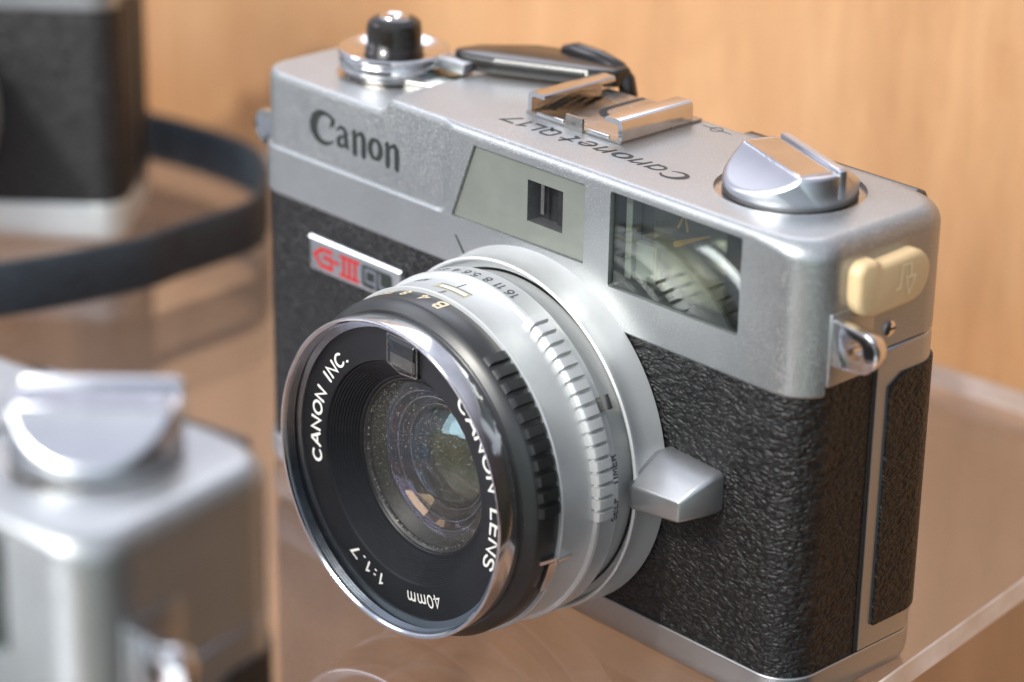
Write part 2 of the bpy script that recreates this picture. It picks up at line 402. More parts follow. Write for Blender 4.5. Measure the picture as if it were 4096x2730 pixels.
def ribbon(g, pts, w, f, h):
    """flat stroke with round ends; w scalar or per-point list"""
    n = len(pts)
    if n < 2: return
    W = w if isinstance(w, (list, tuple)) else [w] * n
    closed = hypot(pts[0][0] - pts[-1][0], pts[0][1] - pts[-1][1]) < 1e-4
    Lf, Rt = [], []
    for i in range(n):
        a = pts[i - 1] if i > 0 else (pts[-2] if closed else None)
        c = pts[i + 1] if i < n - 1 else (pts[1] if closed else None)
        b = pts[i]
        t1 = Vector((b[0] - a[0], b[1] - a[1])).normalized() if a else None
        t2 = Vector((c[0] - b[0], c[1] - b[1])).normalized() if c else None
        t1 = t1 or t2; t2 = t2 or t1
        n1 = Vector((-t1.y, t1.x)); n2 = Vector((-t2.y, t2.x)); m = n1 + n2
        m = m.normalized() if m.length > 1e-5 else n1
        k = max(.5, m.dot(n1)); o = W[i] / 2 / k
        Lf.append((b[0] + m.x * o, b[1] + m.y * o)); Rt.append((b[0] - m.x * o, b[1] - m.y * o))
    poly = list(Lf)
    v = []; fs = []
    for a, b in zip(Lf, Rt): v += [f(a[0], a[1], h), f(b[0], b[1], h)]
    for i in range(n - 1): fs.append((2 * i, 2 * i + 1, 2 * i + 3, 2 * i + 2))
    g.add(v, fs)
    if not closed:
        for idx, sgn in ((0, -1), (n - 1, 1)):
            b = pts[idx]; q = pts[1] if idx == 0 else pts[-2]
            t = Vector((b[0] - q[0], b[1] - q[1])).normalized(); nn = Vector((-t.y, t.x)); r = W[idx] / 2
            fan = [(b[0] + nn.x * r * cos(a) + t.x * r * sin(a), b[1] + nn.y * r * cos(a) + t.y * r * sin(a)) for a in [pi * k / 6 for k in range(7)]]
            g.add([f(x, y, h) for x, y in fan], [tuple(range(7))])
def text_width(s, tr=0.12): return sum(GL[c][0] + tr for c in s) - tr
def lay(g, s, x0, y0, hgt, w, f, h, tr=0.12, sx=1.0, slant=0.0):
    x = x0; k = 0
    for c in s:
        adv, st = GL[c]
        for j, q in enumerate(st):
            ribbon(g, [(x + (a + slant * b) * hgt * sx, y0 + b * hgt) for a, b in q], w, f, h + 0.004 * (j % 3))
        x += (adv + tr) * hgt * sx
    return x

# ============================================================ the camera on show
def smooth(a, b, x):
    t = max(0, min(1, (x - a) / (b - a))); return t * t * (3 - 2 * t)
def seg_sdf(px, py, poly):
    """signed distance to polygon, positive inside"""
    d = 1e9; ins = False; n = len(poly)
    for i in range(n):
        x0, y0 = poly[i]; x1, y1 = poly[(i + 1) % n]
        ex, ey = x1 - x0, y1 - y0; t = max(0, min(1, ((px - x0) * ex + (py - y0) * ey) / (ex * ex + ey * ey + 1e-12)))
        d = min(d, hypot(px - x0 - t * ex, py - y0 - t * ey))
        if (y0 > py) != (y1 > py) and px < x0 + (py - y0) * ex / (ey): ins = not ins
    return d if ins else -d
STEP = [(33.4, -20), (32.6, 1), (31.9, 5), (31.7, 14), (31.7, 20)] + [(32.8, 22.8), (36, 25.6), (39.8, 27.6), (44.3, 29.6), (50, 29.9), (56.6, 29.3), (60, 32), (200, 60), (200, -20)]
D = 31.0
def build_camera(root, lever=True, cover=True, zbt=5.7, label_tag=True, full=True):
    ribbon = globals()['ribbon']
    # ---- top plate: outline loops with heights from the step, front panel recess on the sides
    R_C = 6.0
    def outline(s, nx=150, ny=40, nc=12):
        r = max(R_C - s, 0.02); x0, x1, y0, y1 = s, 120 - s, s, D - s
        P = []
        for (cx, cy, a0) in ((x1 - r, y0 + r, -90), (x1 - r, y1 - r, 0), (x0 + r, y1 - r, 90), (x0 + r, y0 + r, 180)):
            for k in range(nc + 1):
                a = radians(a0 + 90 * k / nc); P.append((cx + r * cos(a), cy + r * sin(a)))
            if a0 == -90: a_, b_ = (x1, y0 + r), (x1, y1 - r); m_n = ny
            elif a0 == 0: a_, b_ = (x1 - r, y1), (x0 + r, y1); m_n = nx
            elif a0 == 90: a_, b_ = (x0, y1 - r), (x0, y0 + r); m_n = ny
            else: a_, b_ = (x0 + r, y0), (x1 - r, y0); m_n = nx
            for k in range(1, m_n):
                t = k / m_n; P.append((a_[0] + (b_[0] - a_[0]) * t, a_[1] + (b_[1] - a_[1]) * t))
        return P
    def top_z(x, y):
        dd = seg_sdf(x, y, STEP)
        wd = 1.1 if y < 2.5 else 0.45
        return 69.7 + 2.18 * smooth(-wd, wd, dd)
    def Rad(x): return 1.3 + 1.6 * smooth(108, 119, x)
    def mask(x, y, z):
        if y > D - 2: return 0
        mxx = 1 - smooth(45.6, 48.6, x)
        edge = smooth(57.0, 57.45, z - 0.0 if x < 44.5 else z - (x - 44.5) ** 2 * .12)
        return mxx * edge
    g = G(); L = []
    base = outline(0)
    nb = len(base)
    nrm = []
    for i in range(nb):
        a = Vector(base[i - 1]); c = Vector(base[(i + 1) % nb]); t = (c - a).normalized(); nrm.append((t.y, -t.x))
    zs = [49.35, 49.7, 51, 53, 55, 56.6, 56.9, 57.05, 57.2, 57.35, 57.5, 57.8, 59, 61, 63, 65, 67]
    L.append([(x - 0.25 * nx_, y - 0.25 * ny_, 49.35) for (x, y), (nx_, ny_) in zip(base, nrm)])
    for z in zs[1:]:
        L.append([(x - .55 * nx_ * mask(x, y, z), y - .55 * ny_ * mask(x, y, z), z) for (x, y), (nx_, ny_) in zip(base, nrm)])
    ins_l = [0, .03, .1, .22, .4, .62, .9, 1.25, 1.6, 2.0, 2.4, 2.9] + [2.9 + .42 * k for k in range(1, 30)]
    ins_l = [q for q in ins_l if q < 15.2]
    for s in ins_l:
        o = outline(s); lo = []
        for i, (x, y) in enumerate(o):
            bx, by = base[i]; R_ = Rad(bx); tz = top_z(x if s > 0.4 else x, y)
            drop = R_ - sqrt(max(0, R_ * R_ - (R_ - min(s, R_)) ** 2))
            mk = mask(bx, by, 66) * (1 - smooth(0, 1.3, s))
            lo.append((x - .55 * nrm[i][0] * mk, y - .55 * nrm[i][1] * mk, tz - drop))
        L.append(lo)
    g.loops(L, cap0=True, cap1=False)
    nx_, ny_, nc_ = 150, 40, 12; o0 = len(g.v) - nb
    R1_ = nc_ + 1; B0_ = 2 * (nc_ + 1) + (ny_ - 1); F0_ = nb - (nx_ - 1)
    for k in range(nx_ - 2):
        g.f.append((o0 + F0_ + k, o0 + F0_ + k + 1, o0 + B0_ + nx_ - 3 - k, o0 + B0_ + nx_ - 2 - k))
    g.f.append(tuple(o0 + q for q in [F0_ + nx_ - 2] + list(range(0, B0_ + 1))))
    g.f.append(tuple(o0 + q for q in range(B0_ + nx_ - 2, F0_ + 1)))
    top = g.out('top_plate', M_CHROME, root, smooth=40)
    def cutter(o, lv, f=XZ):
        q = G(); q.loops(slab(o, lv, f)); return q.out('cut', M_GAP, None, smooth=0)
    rf = rounded([(48.3, 57.3), (76.9, 57.6), (76.9, 69.8), (53.2, 69.7)], [.3, .3, .3, .3], 3)
    vf = rounded([(82.0, 55.7), (107.3, 55.7), (107.3, 70.2), (82.0, 70.2)], .35, 3)
    cuts = [cutter(rf, [(0, -0.75), (0, 3)]), cutter([(64.46, 60.76), (71.89, 60.76), (71.89, 67.19), (64.46, 67.19)], [(0, -4.5), (0, -.7)]), cutter(vf, [(0, -4.5), (0, 3)])]
    q = G(); q.box(108, 130, 4.4, 40, 40, 53.55); cuts.append(q.out('cut', M_GAP, None, smooth=0))
    q = G(); q.box(2, 114, 2, D - 2, 45, 55); cuts.append(q.out('cut', M_GAP, None, smooth=0))
    q = G(); q.loops([[(x, y, z) for x, y in circle(101, 16.8, 10.9, 72)] for z in (71.3, 80)]); cuts.append(q.out('cut', M_GAP, None, smooth=0))
    boolean(top, cuts)
    top.data.materials.clear(); top.data.materials.append(M_CHROME)
    # leather body
    def body_outline(i, y1=D, rc=6.0, rb=6.0): return rounded([(i, i), (120 - i, i), (120 - i, y1), (i, y1)], [rc, rc, rb, rb], 10)
    g = G(); bo = rounded([(.35, .3), (119.7, .3), (119.7, 15.0), (.35, 15.0)], [6, 6, 0, 0], 12)
    g.loops(slab(bo, [(0, zbt), (0, 55)])); lea = g.out('leatherette_cover', M_LEATHER, root, smooth=40)
    # bottom plate
    bp = rounded([(0, 0), (120, 0), (120, D), (0, D)], 6.0, 12)
    g = G(); g.loops(slab(bp, [(2.6, 0), (1.4, .12), (.7, .6), (.25, 1.4), (0, 2.6), (0, zbt - .15), (.15, zbt)])); g.out('bottom_plate', M_CHROME2, root, smooth=40)
    # back door
    dd_ = rounded([(.0, 15.5), (120, 15.5), (120, D), (.0, D)], [0, 0, 6, 6], 12)
    g = G(); g.loops(slab(dd_, [(.3, zbt + .05), (0, zbt + .3), (0, 52.4), (.25, 53.0), (.8, 53.3)]))
    door = g.out('back_door', M_CHROME2, root, smooth=40)
    path = [(120, 18.1), (120, 21), (120, 25)] + [(114 + 6 * cos(radians(a)), D - 6 + 6 * sin(radians(a))) for a in range(0, 91, 9)] + [(60, D), (2, D)]
    g = G(); rows = []
    def off(pt, i, o_):
        a = Vector(path[max(0, i - 1)]); c = Vector(path[min(len(path) - 1, i + 1)]); t = (c - a).normalized()
        return (pt[0] + t.y * o_, pt[1] - t.x * o_)
    z0, z1 = 9.4, 48.8
    v = []; f = []
    for i, pt in enumerate(path):
        zz = z1 - (1.6 if i == 0 else 0.0)
        o_ = off(pt, i, .45); b_ = off(pt, i, -.2)
        v += [(*o_, z0), (*o_, zz), (*b_, zz), (*b_, z0)]
    # round the upper front corner of the leather
    for i in range(len(path) - 1):
        for a in range(4):
            f.append((4 * i + a, 4 * i + (a + 1) % 4, 4 * i + 4 + (a + 1) % 4, 4 * i + 4 + a))
    f.append((0, 1, 2, 3)); f.append(tuple(4 * (len(path) - 1) + a for a in range(4)))
    g.add(v, f); g.out('door_leather', M_LEATHER, door, smooth=40)
    # dark seam between the body and the door
    g = G(); g.box(117, 119.85, 14.8, 15.7, zbt, 53.4); g.out('door_seam', M_GAP, root, smooth=0)
    # ---- rangefinder window: frosted mask, little dark port
    port = [(64.45, 60.75), (71.9, 60.75), (71.9, 67.2), (64.45, 67.2)]
    g = G(); rfi = inset(rf, .06)
    o = solid('rangefinder_window', rfi, -1.1, -0.55, M_FROST, root, XZ)
    c1 = cutter(port, [(0, -3), (0, 1)]); boolean(o, [c1])
    win = o
    g = G()
    for a, b in (((64.45, 1.0), (71.9, 1.0)), ):
        g.add([(64.4, 3.2, 60.7), (72, 3.2, 60.7), (72, 3.2, 67.3), (64.4, 3.2, 67.3), (64.4, .7, 60.7), (72, .7, 60.7), (72, .7, 67.3), (64.4, .7, 67.3)],
              [(0, 1, 2, 3), (0, 1, 5, 4), (1, 2, 6, 5), (2, 3, 7, 6), (3, 0, 4, 7)])
    g.out('port_box', M_GAP, win, smooth=0)
    g = G(); g.box(66.2, 66.9, 1.6, 2.2, 62.0, 67.0); g.out('port_slit', M_POL2, win, smooth=0)
    g = G(); g.box(69.6, 71.6, 1.8, 2.4, 61.2, 67.2); g.out('port_prism', M_INNER2, win, smooth=0)
    g = G(); g.add([(64.5, .62, 60.8), (71.85, .62, 60.8), (71.85, .62, 67.15), (64.5, .62, 67.15)], [(0, 1, 2, 3)]); g.out('port_glass', glassy_cell, win, smooth=0)
    # ---- viewfinder window: dark tunnel with a half mirror and a pane
    g = G()
    x0, x1, z0, z1 = 82.0, 107.3, 55.7, 70.2
    g.add([(x0, 4.4, z0), (x1, 4.4, z0), (x1, 4.4, z1), (x0, 4.4, z1), (x0 + .02, .9, z0 + .02), (x1 - .02, .9, z0 + .02), (x1 - .02, .9, z1 - .02), (x0 + .02, .9, z1 - .02)],
          [(0, 1, 2, 3), (0, 1, 5, 4), (1, 2, 6, 5), (2, 3, 7, 6), (3, 0, 4, 7)])
    vw = g.out('viewfinder_window', M_GAP, root, smooth=0)
    g = G(); g.box(83.0, 88.4, 3.2, 4.2, 57.0, 62.5); g.box(83.2, 84.4, 2.2, 4.1, 57, 69.8)
    g.out('finder_frame', M_FROST, vw, smooth=0)
    g = G(); g.box(88.5, 102.2, 2.4, 2.8, 56.8, 70.0); g.out('beam_splitter', M_MIRROR, vw, smooth=0)
    g = G(); ribbon(g, [(92.2, 66.8), (93.4, 69.0), (94.0, 66.7)], .45, XZ, -3.4); ribbon(g, [(92.0, 64.2), (95.0, 65.6), (98.6, 67.2)], [.9, .6, .15], XZ, -3.2)
    g.out('brass_finder_part', M_BRASS, vw, smooth=0)
    g = G(); g.loops(slab(inset(vf, .05), [(0, -.85), (0, -.55)], XZ)); g.out('finder_pane', M_PANE, vw, smooth=0)
    # ---- logo on the front, dark strokes in metal
    g = G(); F0 = lambda u, v, h: (u, .55 - h, v); hh = .03
    ribbon_ = globals()['ribbon']
    bold = lambda g, p, w, f, h: ribbon_(g, p, [q * 1.18 for q in w], f, h)
    ribbon = bold
    ribbon(g, [(20.1, 64.1), (20.0, 64.9), (19.4, 65.5), (18.4, 65.85), (17.2, 65.8), (16.2, 65.4), (15.4, 64.6), (15.0, 63.5), (15.1, 62.5), (15.7, 61.6), (16.7, 61.0), (17.9, 60.85), (19.0, 61.1), (19.9, 61.7)],
           [.25, .6, .55, .5, .75, 1.1, 1.5, 1.65, 1.5, 1.15, .85, .65, .45, .25], F0, hh)
    ribbon(g, [(20.15, 65.5), (19.75, 64.9), (19.15, 63.75)], [.2, .8, .2], F0, hh + .004)
    def small_a(x):
        ribbon(g, [(x + .2, 63.9), (x + .9, 64.5), (x + 1.8, 64.45), (x + 2.25, 63.8), (x + 2.3, 62.6), (x + 2.4, 61.7), (x + 2.95, 61.35)], [.35, .5, .6, .85, .95, .95, .35], F0, hh)
        ribbon(g, [(x + 2.0, 63.2), (x + 1.0, 62.9), (x + .45, 62.3), (x + .6, 61.6), (x + 1.3, 61.4), (x + 2.0, 61.8)], [.3, .5, .85, .85, .55, .3], F0, hh + .004)
    def small_n(x):
        ribbon(g, [(x - .35, 64.35), (x + .1, 64.6)], [.3, .4], F0, hh + .008)
        ribbon(g, [(x + .2, 64.75), (x + .25, 64.0), (x + .25, 61.15)], [.5, .95, .95], F0, hh)
        ribbon(g, [(x + .5, 63.6), (x + 1.1, 64.45), (x + 1.9, 64.6), (x + 2.35, 64.0), (x + 2.4, 63.0), (x + 2.4, 61.15)], [.2, .45, .75, .95, .95, .95], F0, hh + .004)
    small_a(20.7); small_n(24.9)
    ribbon(g, arc(30.1, 62.95, 1.25, 1.55, 90, 450, 20), [.45 + .55 * abs(sin(radians(i * 18))) for i in range(21)], F0, hh)
    small_n(32.8)
    g.out('engraved_logo', M_INK, top, smooth=0); ribbon = ribbon_
    # lens index line
    g = G(); F1 = lambda u, v, h: (u, -h, v)
    ribbon(g, [(49.5, 54.3), (51.3, 52.0)], [.35, .45], F1, .02); g.out('index_mark', M_INK, top, smooth=0)
    # ---- script on the top plate (reads from behind)
    g = G(); TP = lambda u, v, h: (u, v, 71.895 + h)
    ink = lambda pts, w_: ribbon(g, pts, [q * 1.35 for q in w_] if isinstance(w_, list) else w_ * (1.35 if w_ > .2 else 1), TP, .012)
    def top_txt(st, x, w0, sl=.25):      # mirrored axes: text runs to -x, tops towards -y
        for q in st:
            pts = [(x - (a + sl * b) * w0, 9.9 - b * 3.0) for a, b in q[0]]; ink(pts, q[1])
    C_ = [(arc(.55, .5, .5, .5, 35, 320, 16), [.25, .3, .35, .4, .5, .6, .75, .85, .85, .8, .65, .5, .4, .35, .3, .25, .2])]
    n_g = [([(.05, .7), (.1, .0)], .42), ([(.1, .35), (.4, .68), (.62, .62), (.62, .0)], [.2, .35, .45, .42])]
    o_g = [(arc(.38, .34, .34, .34, 90, 450, 18), [.3 + .35 * abs(sin(radians(i * 20))) for i in range(19)])]
    a_g = [(arc(.36, .34, .32, .34, 60, 300, 12), .38), ([(.66, .68), (.64, .0)], .42)]
    e_g = [(arc(.36, .34, .32, .34, 15, 320, 14), .36), ([(.06, .36), (.66, .42)], .25)]
    t_g = [([(.3, 1.0), (.22, .1), (.45, .0)], .45), ([(-.05, .68), (.6, .68)], .3)]
    xx = 88.8
    for gl, adv in ((C_, 4.6), (a_g, 3.5), (n_g, 3.45), (o_g, 3.7), (n_g, 3.5), (e_g, 3.5), (t_g, 3.4)):
        top_txt(gl, xx, 3.7); xx -= adv
    xx = 62.6
    Q_ = [([(.1, .25), (.1, .8), (.25, .95), (.7, .95), (.85, .8), (.85, .3), (.7, .1), (.25, .1), (.1, .25)], .38), ([(.6, .3), (1.0, -.05)], .4)]
    L_ = [([(.1, .95), (.1, .1), (.75, .1)], .38)]
    one = [([(.0, .75), (.3, .95), (.3, .1)], .38)]
    sev = [([(.05, .95), (.85, .95), (.35, .05)], .40)]
    for gl, adv in ((Q_, 3.5), (L_, 2.6), (one, 2.0), (sev, 3)):
        top_txt(gl, xx, 3.0, .1); xx -= adv
    # film plane mark
    ink([(73.4, 28.3), (79.2, 28.3)], .18); ribbon(g, arc(76.2, 28.3, .95, .95, 90, 450, 20), .18, TP, .018)
    g.out('engraved_model_name', M_INK, top, smooth=0)
    # ---- name badge on the leather
    bo_ = [(15.2, 39.2), (37.4, 39.4), (37.4, 44.9), (15.2, 44.9)]
    badge = solid('name_badge', bo_, -.6, .75, M_CHROME2, root, XZ, bev=.42)
    g = G(); g.loops([[(x, -.1, 45.05), (x, -.42, 45.0), (x, -.80, 44.62), (x, -.80, 44.42), (x, -.1, 44.42)] for x in (15.1, 37.5)])
    g.out('badge_border', M_POL, badge, smooth=0)
    F2 = lambda u, v, h: (u, -.76 - h, v)
    g = G(); rb_ = lambda pts, w_, h=.012: ribbon(g, pts, w_, F2, h)
    rb_([(20.8, 43.3), (18.3, 43.3), (16.6, 42.05), (18.0, 40.5), (20.75, 40.4), (20.75, 42.05), (18.9, 42.05)], .62)
    rb_([(21.5, 41.9), (22.5, 41.9)], .5)
    rb_([(22.9, 43.45), (27.5, 43.45)], .5); rb_([(22.9, 40.25), (27.5, 40.25)], .5)
    for q_ in (23.8, 25.2, 26.6): rb_([(q_, 43.4), (q_, 40.3)], .62, .02)
    g.out('red_lettering', M_RED, badge, smooth=0)
    patch = rounded([(28.3, 40.0), (35.6, 40.0), (35.6, 43.7), (28.3, 43.7)], [.6, 1.3, .6, .3], 4)
    pt_ = solid('dark_patch', patch, .70, .775, M_INK, badge, XZ)
    g = G(); rb_([(31.6, 40.2), (31.6, 43.0), (29.2, 43.0), (29.2, 41.0), (31.2, 41.0)], .42, .03); rb_([(32.6, 43.1), (32.6, 41.0), (35.0, 41.0)], .42, .03)
    g.out('silver_lettering', M_POL, badge, smooth=0)
    # ================= lens
    barrel = lathe('lens_barrel', [(26.3, 12.6), (26.3, 13.0), (26.22, 13.4), (26.2, 18.7), (26.33, 18.95), (26.4, 19.2), (26.3, 19.45), (25.0, 19.5)], M_RING, root)
    if full:
        slot = [(-8.0, 15.5), (6.6, 15.5), (6.6, 17.3), (-8.0, 17.3)]
        C2 = lambda r0: (lambda u, v, h: lens_pt(radians(u), r0 + h, v))
        def patch_cyl(g, t0, t1, d0, d1, r, f=None):
            n_ = 10
            g.add([lens_pt(radians(t0 + (t1 - t0) * i / n_), r, d) for i in range(n_ + 1) for d in (d0, d1)], [(2 * i, 2 * i + 1, 2 * i + 3, 2 * i + 2) for i in range(n_)])
        lathe('flange', [(20, -.3), (28.0, 0.0), (27.92, .5), (27.4, 2.6), (27.45, 5.0), (27.62, 5.4), (27.6, 5.75), (27.3, 5.95), (27.05, 5.85), (26.9, 5.3), (26.6, 4.2), (25.6, 4.0)], M_RING, barrel)
        ar = lathe('aperture_ring', [(25.2, 4.1), (25.3, 5.6), (25.6, 6.9), (26.3, 8.0), (26.8, 8.7), (26.8, 11.7), (26.95, 12.0), (27.02, 12.35), (26.9, 12.75), (26.3, 12.95)], M_RING, barrel)
        # raised gripping teeth of the aperture ring
        g = G()
        for k in range(17):
            t0 = 25.6 + 4.1 * k; t1 = t0 + 3.3
            L_k = []
            for (r, d, dt) in ((26.7, 9.95, 0), (27.35, 10.1, .1), (27.62, 10.35, .25), (27.65, 12.4, .25), (27.45, 13.0, .15), (26.9, 13.35, .1), (26.2, 13.3, 0)):
                L_k.append([lens_pt(radians(t0 + dt + (t1 - t0 - 2 * dt) * i / 4), r, d) for i in range(5)])
            g.loops(L_k, close=False, cap0=False, cap1=False)
            for e_i in (0, 4): g.add([l[e_i] for l in L_k], [tuple(range(7))])
        g.out('grip_teeth', M_RING, ar, smooth=25)
        g = G(); FA = lambda r0: (lambda u, v, h: lens_pt(radians(u), r0 + h, v))
        def ring_num(g, s, th, d0, hgt, w_, r0, tr=.12, sxx=1.0):
            # reads from behind the camera: u runs to smaller angle, tops to larger d
            k = 180 / pi / r0
            wd = text_width(s, tr) * hgt * sxx
            lay(g, s, -wd / 2, 0, hgt, w_, lambda a, b, h: lens_pt(radians(th - a * k), r0 + h, d0 + b), .03, tr, sxx)
        for s, th in (('16', 13.4), ('11', 8.0), ('8', 2.5), ('5.6', -5.0), ('4', -12.2), ('2.8', -20), ('2', -27), ('1.7', -34), ('A', 20.2)):
            if s != 'A': ring_num(g, s, th, 10.2, 1.45, .27, 26.8)
        g.out('aperture_numbers', M_GREYINK, ar, smooth=0); g = G()
        ring_num(g, 'SELF', 93.0, 8.75, 1.05, .22, 26.85); ring_num(g, 'TIMER', 80.0, 8.75, 1.05, .24, 26.85, sxx=1.0)
        g.out('timer_lettering', M_GREYINK, ar, smooth=0)
        zlathe_nub = lathe('grip_screw', [(26.9, 7.6), (27.7, 7.8), (27.9, 8.6), (27.7, 9.4), (26.9, 9.6)], M_POL2, ar, n=8, th=(radians(57), radians(61.5)), caps=True)
        # speed window
        g = G(); patch_cyl(g, -8.0, 6.6, 15.5, 17.3, 26.215); sw = g.out('speed_window', M_SLOT, barrel, smooth=40)
        g = G(); patch_cyl(g, -6.2, 5.6, 16.0, 16.75, 26.235); g.out('window_pointer', M_WHITE, sw, smooth=40)
        g = G(); patch_cyl(g, -6.2, 5.6, 16.75, 16.95, 26.24); patch_cyl(g, -8.0, 6.6, 15.42, 15.55, 26.24)
        ring_num(g, 'ASA', -19.6, 14.2, 1.05, .2, 26.22)
        for d0, d1 in ((13.7, 15.3), (17.7, 19.0)): ribbon(g, [(-.9, d0), (-.9, d1)], .5, lambda u, v, h: lens_pt(radians(u), 26.24 + h + (.12 if v > 18.8 else 0), v), .01)
        g.out('barrel_marks', M_GREYINK, barrel, smooth=0)
    # black ring
    fr_ = lathe('speed_ring', [(25.0, 19.42), (25.75, 19.5), (25.82, 19.7), (25.8, 23.3), (25.6, 23.7), (24.9, 24.4), (24.3, 24.9), (23.6, 25.0)], M_BLACKM, barrel)
    if full:
        g = G()
        for k in range(11):
            t0 = 32.2 + 5.15 * k; t1 = t0 + 3.7; L_k = []
            for (r, d, dt) in ((25.6, 19.45, 0), (26.25, 19.6, .3), (26.45, 20.0, .4), (26.45, 22.9, .4), (26.2, 23.3, .3), (25.6, 23.45, 0)):
                L_k.append([lens_pt(radians(t0 + dt + (t1 - t0 - 2 * dt) * i / 4), r, d) for i in range(5)])
            g.loops(L_k, close=False, cap0=False, cap1=False)
            for e_i in (0, 4): g.add([l[e_i] for l in L_k], [tuple(range(6))])
        g.out('grip_ribs', M_BLACKM, fr_, smooth=25)
        g = G()
        for s, th in (('B', 4.6), ('4', -3.2), ('8', -12.4), ('15', -20.5), ('30', -30), ('60', -40)):
            ring_num(g, s, th, 20.0, 2.0 if s == 'B' else 1.7, .42 if s == 'B' else .34, 25.83)
        g.out('speed_numbers', M_CREAM, fr_, smooth=0)
        # sprung chrome index tab straddling the ring
        g = G()
        g.loops([[lens_pt(radians(a), r, d) for (r, d) in ((26.0, 20.9), (26.5, 21.0), (26.6, 19.5), (26.1, 19.4))] for a in (104.6, 110, 116.5)])
        g.loops([[lens_pt(radians(a), r, d) for (r, d) in ((26.0, 19.3), (26.6, 19.3), (26.7, 16.6), (26.2, 16.6))] for a in (104.2, 105.2)])
        g.loops([[lens_pt(radians(a), r, d) for (r, d) in ((25.6, 22.6), (26.2, 22.5), (26.6, 19.6), (26.0, 19.6))] for a in (103.0, 104.4)])
        g.out('index_tab', M_POL, fr_, smooth=30)
    # chrome filter ring with inner thread
    prof = [(23.6, 24.75), (24.0, 24.85), (24.12, 25.1), (24.2, 27.2), (24.3, 29.0), (24.25, 29.3), (24.05, 29.4), (23.8, 29.35), (23.55, 29.1)]
    dd = 28.9
    frg = lathe('filter_ring', prof, M_POL, barrel, n=220)
    prof = [(23.6, 29.15), (23.5, 29.0)]
    while dd > 27.3: prof += [(23.2, dd), (23.5, dd - .22)]; dd -= .45
    prof += [(23.1, 27.2), (22.3, 26.9), (22.2, 26.45)]
    if full: lathe('filter_thread', prof, M_THREAD, frg, n=220)
    else: lathe('filter_ring', prof, M_BLACKM, barrel, n=120)
    nr = lathe('name_ring', [(22.25, 26.6), (22.0, 26.5), (17.4, 26.45), (17.1, 26.3)], M_MATTE, barrel)
    # stepped anti-glare cone
    prof = [(17.1, 26.3)]; r, d = 17.0, 26.15
    for k in range(11): prof += [(r, d), (r - .12, d - .26)]; r -= .29; d -= .34
    prof += [(13.6, 22.4), (13.4, 22.2), (13.35, 21.4)]
    lathe('light_baffle', prof, M_MATTE, barrel, smooth=20)
    lathe('element_retainer', [(13.5, 22.15), (13.15, 22.2), (12.9, 21.9), (12.85, 21.3), (11.4, 20.3), (10.95, 20.0), (10.9, 19.6), (10.7, 19.5)], M_INNER, barrel, smooth=20)
    lathe('inner_cell', [(10.95, 19.6), (10.6, 19.5), (10.5, 17.6), (8.6, 17.35), (8.2, 17.3), (8.1, 16.9), (7.4, 16.8), (7.3, 15.0)], M_INNER2, barrel, smooth=20)
    lathe('shutter_blades', [(7.6, 14.0), (0.01, 13.9)], M_INNER3, barrel, n=48)
    for nm, rr_, d_ in (('element_edge', 10.85, 19.62), ('element_edge', 8.15, 17.42), ('element_edge', 9.6, 18.6)):
        lathe(nm, [(rr_ + .16, d_ - .1), (rr_ + .1, d_ + .06), (rr_ - .12, d_ + .02), (rr_ - .15, d_ - .1)], M_THREAD, barrel, n=120, smooth=40)
    lathe('dusty_edge', [(13.25, 22.22), (12.7, 21.72)], M_DUST, barrel, n=120)
    def dome(name, R_, rr, d0, m, sgn=1):
        prof = []
        for k in range(13):
            r = rr * k / 12 + .001; prof.append((r, d0 + sgn * (sqrt(R_ * R_ - r * r) - sqrt(R_ * R_ - rr * rr))))
        return lathe(name, prof, m, barrel, n=96, smooth=60)
    dome('front_element', 32, 12.95, 21.6, M_GLASS1)
    dome('second_element', 15, 10.75, 19.4, M_GLASS2, -1)
    dome('rear_element', 11.3, 8.1, 17.0, M_GLASS3)
    dome('inner_element', 13, 9.4, 18.4, M_GLASS3, 1)
    dome('inner_element', 40, 7.3, 15.6, M_GLASS2, -1)
    if full:
        F3 = lambda k: (lambda u, v, h: lens_pt(u / 19.3 if False else u, v, 26.52 + h))
        g = G()
        def ring_text(s, th0, th1, rb, hgt, w_, tr=.12):
            tot = text_width(s, tr) * hgt; k = (th1 - th0) / tot
            lay(g, s, 0, 0, hgt, w_, lambda a, b, h: lens_pt(radians(th0 + a * k), rb + b, 26.5 + h), .03, tr)
        ring_text('CANON INC.', -103.2, -38.8, 18.35, 1.9, .36)
        ring_text('CANON LENS', 38, 114, 19.3, 1.95, .36)
        ring_text('40mm', 153.2, 176.0, 18.5, 1.85, .28)
        ring_text('1:1.7', 191.5, 214.5, 18.4, 1.75, .28, .25)
        g.out('ring_lettering', M_WHITE, nr, smooth=0)
        # light meter cell window
        co = rounded([(64.2, 45.6), (67.2, 44.55), (71.0, 44.8), (71.0, 50.2), (64.2, 50.4)], [.5, .6, .4, .4, .4], 4)
        cell = solid('meter_cell', co, 26.0, 26.62, M_MATTE, barrel, XZ)
        ci = inset(co, .35)
        g = G(); L4 = slab(ci, [(0, 26.64), (0, 26.9), (.4, 27.15)], XZ); g.loops(L4, cap0=False); g.out('cell_glass', M_CELLG, cell, smooth=0)
        g = G(); g.loops(slab(inset(co, .1), [(0, 26.6), (0, 26.75), (.25, 26.75), (.25, 26.6)], XZ), cap0=False, cap1=False); g.out('cell_rim', M_POL2, cell, smooth=0)
        g = G(); g.add([(65.0, -26.65, 45.6), (70.3, -26.65, 45.4), (70.3, -26.66, 47.2), (65.0, -26.66, 47.4)], [(0, 1, 2, 3)]); g.out('cell_sensor', M_POL2, cell, smooth=0)
    # ================= shoe
    g = G()
    g.box(51.9, 72.0, 12.0, 29.6, 71.95, 72.35, 0)
